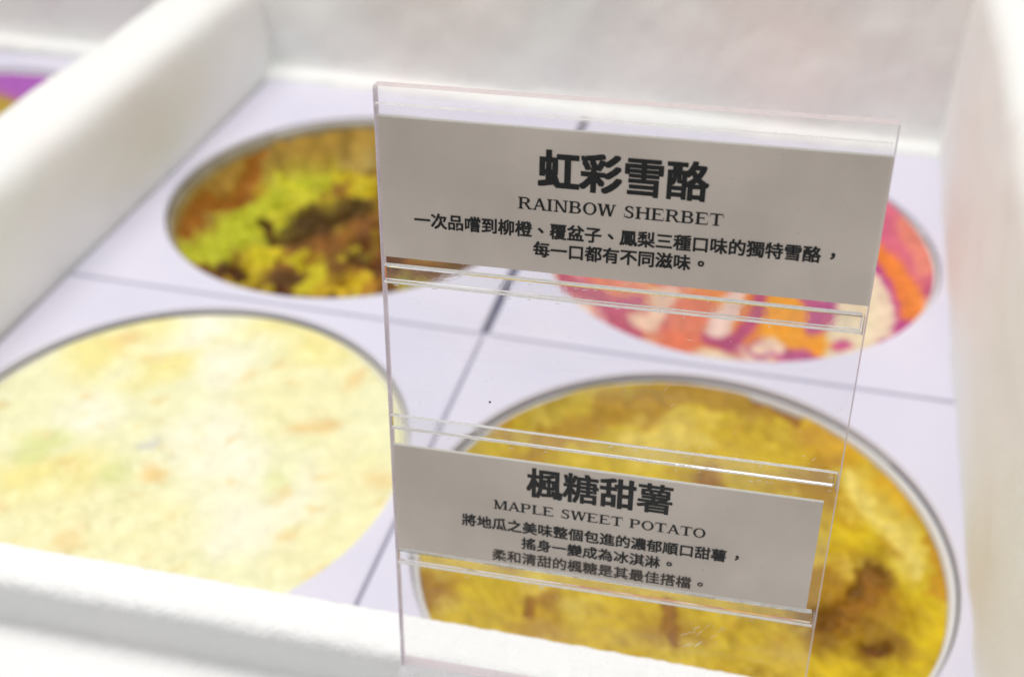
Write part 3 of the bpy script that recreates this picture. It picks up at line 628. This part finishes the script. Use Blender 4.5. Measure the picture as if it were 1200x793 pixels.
# --- Chinese characters: Blender's own built-in font, one outline per character, placed at an even pitch
def cjk(name, parent, text, u0, pitch, em, vbase, slope, bold, m, ou, ov, sx=1.0):
    bm = bmesh.new()
    for i, ch in enumerate(text):
        cu = bpy.data.curves.new('glyph', 'FONT'); cu.body = ch; cu.size = 1.0; cu.resolution_u = 3; cu.fill_mode = 'FRONT'
        to = bpy.data.objects.new('glyph', cu); COL.objects.link(to)
        dg = bpy.context.evaluated_depsgraph_get(); me = bpy.data.meshes.new_from_object(to.evaluated_get(dg))
        if len(me.vertices):
            dx, dy = (0.36, 0.30) if ch in '，。' else ((0.30, 0.28) if ch == '、' else (0.0, 0.0))
            if ch == '，': dx, dy = 0.38, 0.30
            xs = [v.co.x for v in me.vertices]
            bw = BOLD.get(ch, bold) if bold > 0.03 else bold*0.9
            shifts = [(0, 0)] + [(bw*a, bw*0.85*b) for a in (-1, 0, 1) for b in (-1, 0, 1) if a or b]
            src = [v.co.copy() for v in me.vertices]
            for li, (ax, ay) in enumerate(shifts):
                for v, c0 in zip(me.vertices, src):
                    x = (c0.x+dx+ax)*em*sx*CJK_K; y = (c0.y+dy+ay)*em*CJK_K; u = u0+i*pitch+x; vv = vbase-y+slope*(u-u0)
                    v.co = Vector((u-ou, -0.0020-0.00005*li, -(vv-ov)))
                bm.from_mesh(me)
        bpy.data.objects.remove(to); bpy.data.meshes.remove(me); bpy.data.curves.remove(cu)
    if not len(bm.verts): bm.free(); return None
    o = bm_obj(name, bm, m, parent); return o
CJK_K = 1.0
BOLD = {'虹': .038, '彩': .032, '雪': .025, '酪': .027, '楓': .025, '糖': .022, '甜': .030, '薯': .020}
def probe():
    cu = bpy.data.curves.new('glyph', 'FONT'); cu.body = '口口'; cu.size = 1.0
    to = bpy.data.objects.new('glyph', cu); COL.objects.link(to)
    me = bpy.data.meshes.new_from_object(to.evaluated_get(bpy.context.evaluated_depsgraph_get()))
    xs = sorted(v.co.x for v in me.vertices); h = len(xs)//2
    adv = xs[h]-xs[0] if xs else 1.0
    bpy.data.objects.remove(to); bpy.data.meshes.remove(me); bpy.data.curves.remove(cu)
    return adv
try:
    adv = probe(); print('CJK advance', adv)
    if adv > 0.3: CJK_K = 1.0/adv
except Exception as ex: print('probe', ex)

def card(u0, u1, v0, v1, label):
    c = sign_thing('flavour_card', (u0+u1)/2, v1, label, 'label card', 'printed flavour cards in the sign holder')
    ou, ov = (u0+u1)/2, v1
    bm = bmesh.new(); nx = 24; nz = 6; th = 0.0032
    for side in (0, 1):
        g = [[bm.verts.new(((u0+(u1-u0)*i/nx)-ou, (-0.0015 if side == 0 else -0.0015+th), (v1-v0)*j/nz)) for j in range(nz+1)] for i in range(nx+1)]
        for i in range(nx):
            for j in range(nz): bm.faces.new((g[i][j], g[i+1][j], g[i+1][j+1], g[i][j+1]))
        if side == 0: g0 = g
    def rim_(a, b): 
        for k in range(len(a)-1): bm.faces.new((a[k], a[k+1], b[k+1], b[k]))
    rim_([r[0] for r in g0], [r[0] for r in g]); rim_([r[-1] for r in g0], [r[-1] for r in g]); rim_(g0[0], g[0]); rim_(g0[-1], g[-1])
    bm_obj('paper', bm, M['card'], c)
    bm = bmesh.new(); box(bm, u0-ou, u1-ou, -0.0022, 0.0024, v1-v0+0.0002, v1-v0+0.0032); bm_obj('paper_edge', bm, M['cardedge'], c)
    return c, ou, ov
c1, ou, ov = card(0.0095, 0.970, 0.067, 0.362, 'upper grey card printed RAINBOW SHERBET under a large Chinese title')
cjk('title', c1, '虹彩雪酪', 0.3265, 0.0812, 0.0812, 0.1760, -0.005, 0.036, M['ink'], ou, ov)
latin(c1, 'RAINBOW SHERBET', 0.288, 0.6825, 0.2055, 0.2302, -0.006, M['ink'], ou, ov)
cjk('description_line', c1, '一次品嚐到柳橙、覆盆子、鳳梨三種口味的獨特雪酪，', 0.0762, 0.03447, 0.0345, 0.2872, -0.0095, 0.029, M['ink'], ou, ov)
cjk('description_line', c1, '每一口都有不同滋味。', 0.3198, 0.03447, 0.0345, 0.3254, -0.0095, 0.029, M['ink'], ou, ov)
c2, ou, ov = card(0.0095, 0.946, 0.8235, 1.1115, 'lower grey card printed MAPLE SWEET POTATO under a large Chinese title')
cjk('title', c2, '楓糖甜薯', 0.3140, 0.0812, 0.0812, 0.9050, -0.008, 0.036, M['ink'], ou, ov)
latin(c2, 'MAPLE SWEET POTATO', 0.2376, 0.7121, 0.9345, 0.9590, -0.002, M['ink'], ou, ov)
cjk('description_line', c2, '將地瓜之美味整個包進的濃郁順口甜薯，', 0.1655, 0.03515, 0.0350, 1.0145, -0.005, 0.029, M['ink'], ou, ov)
cjk('description_line', c2, '搖身一變成為冰淇淋。', 0.3045, 0.03515, 0.0350, 1.0578, -0.005, 0.026, M['ink'], ou, ov)
cjk('description_line', c2, '柔和清甜的楓糖是其最佳搭檔。', 0.2360, 0.03515, 0.0350, 1.1025, -0.005, 0.023, M['ink2'], ou, ov)
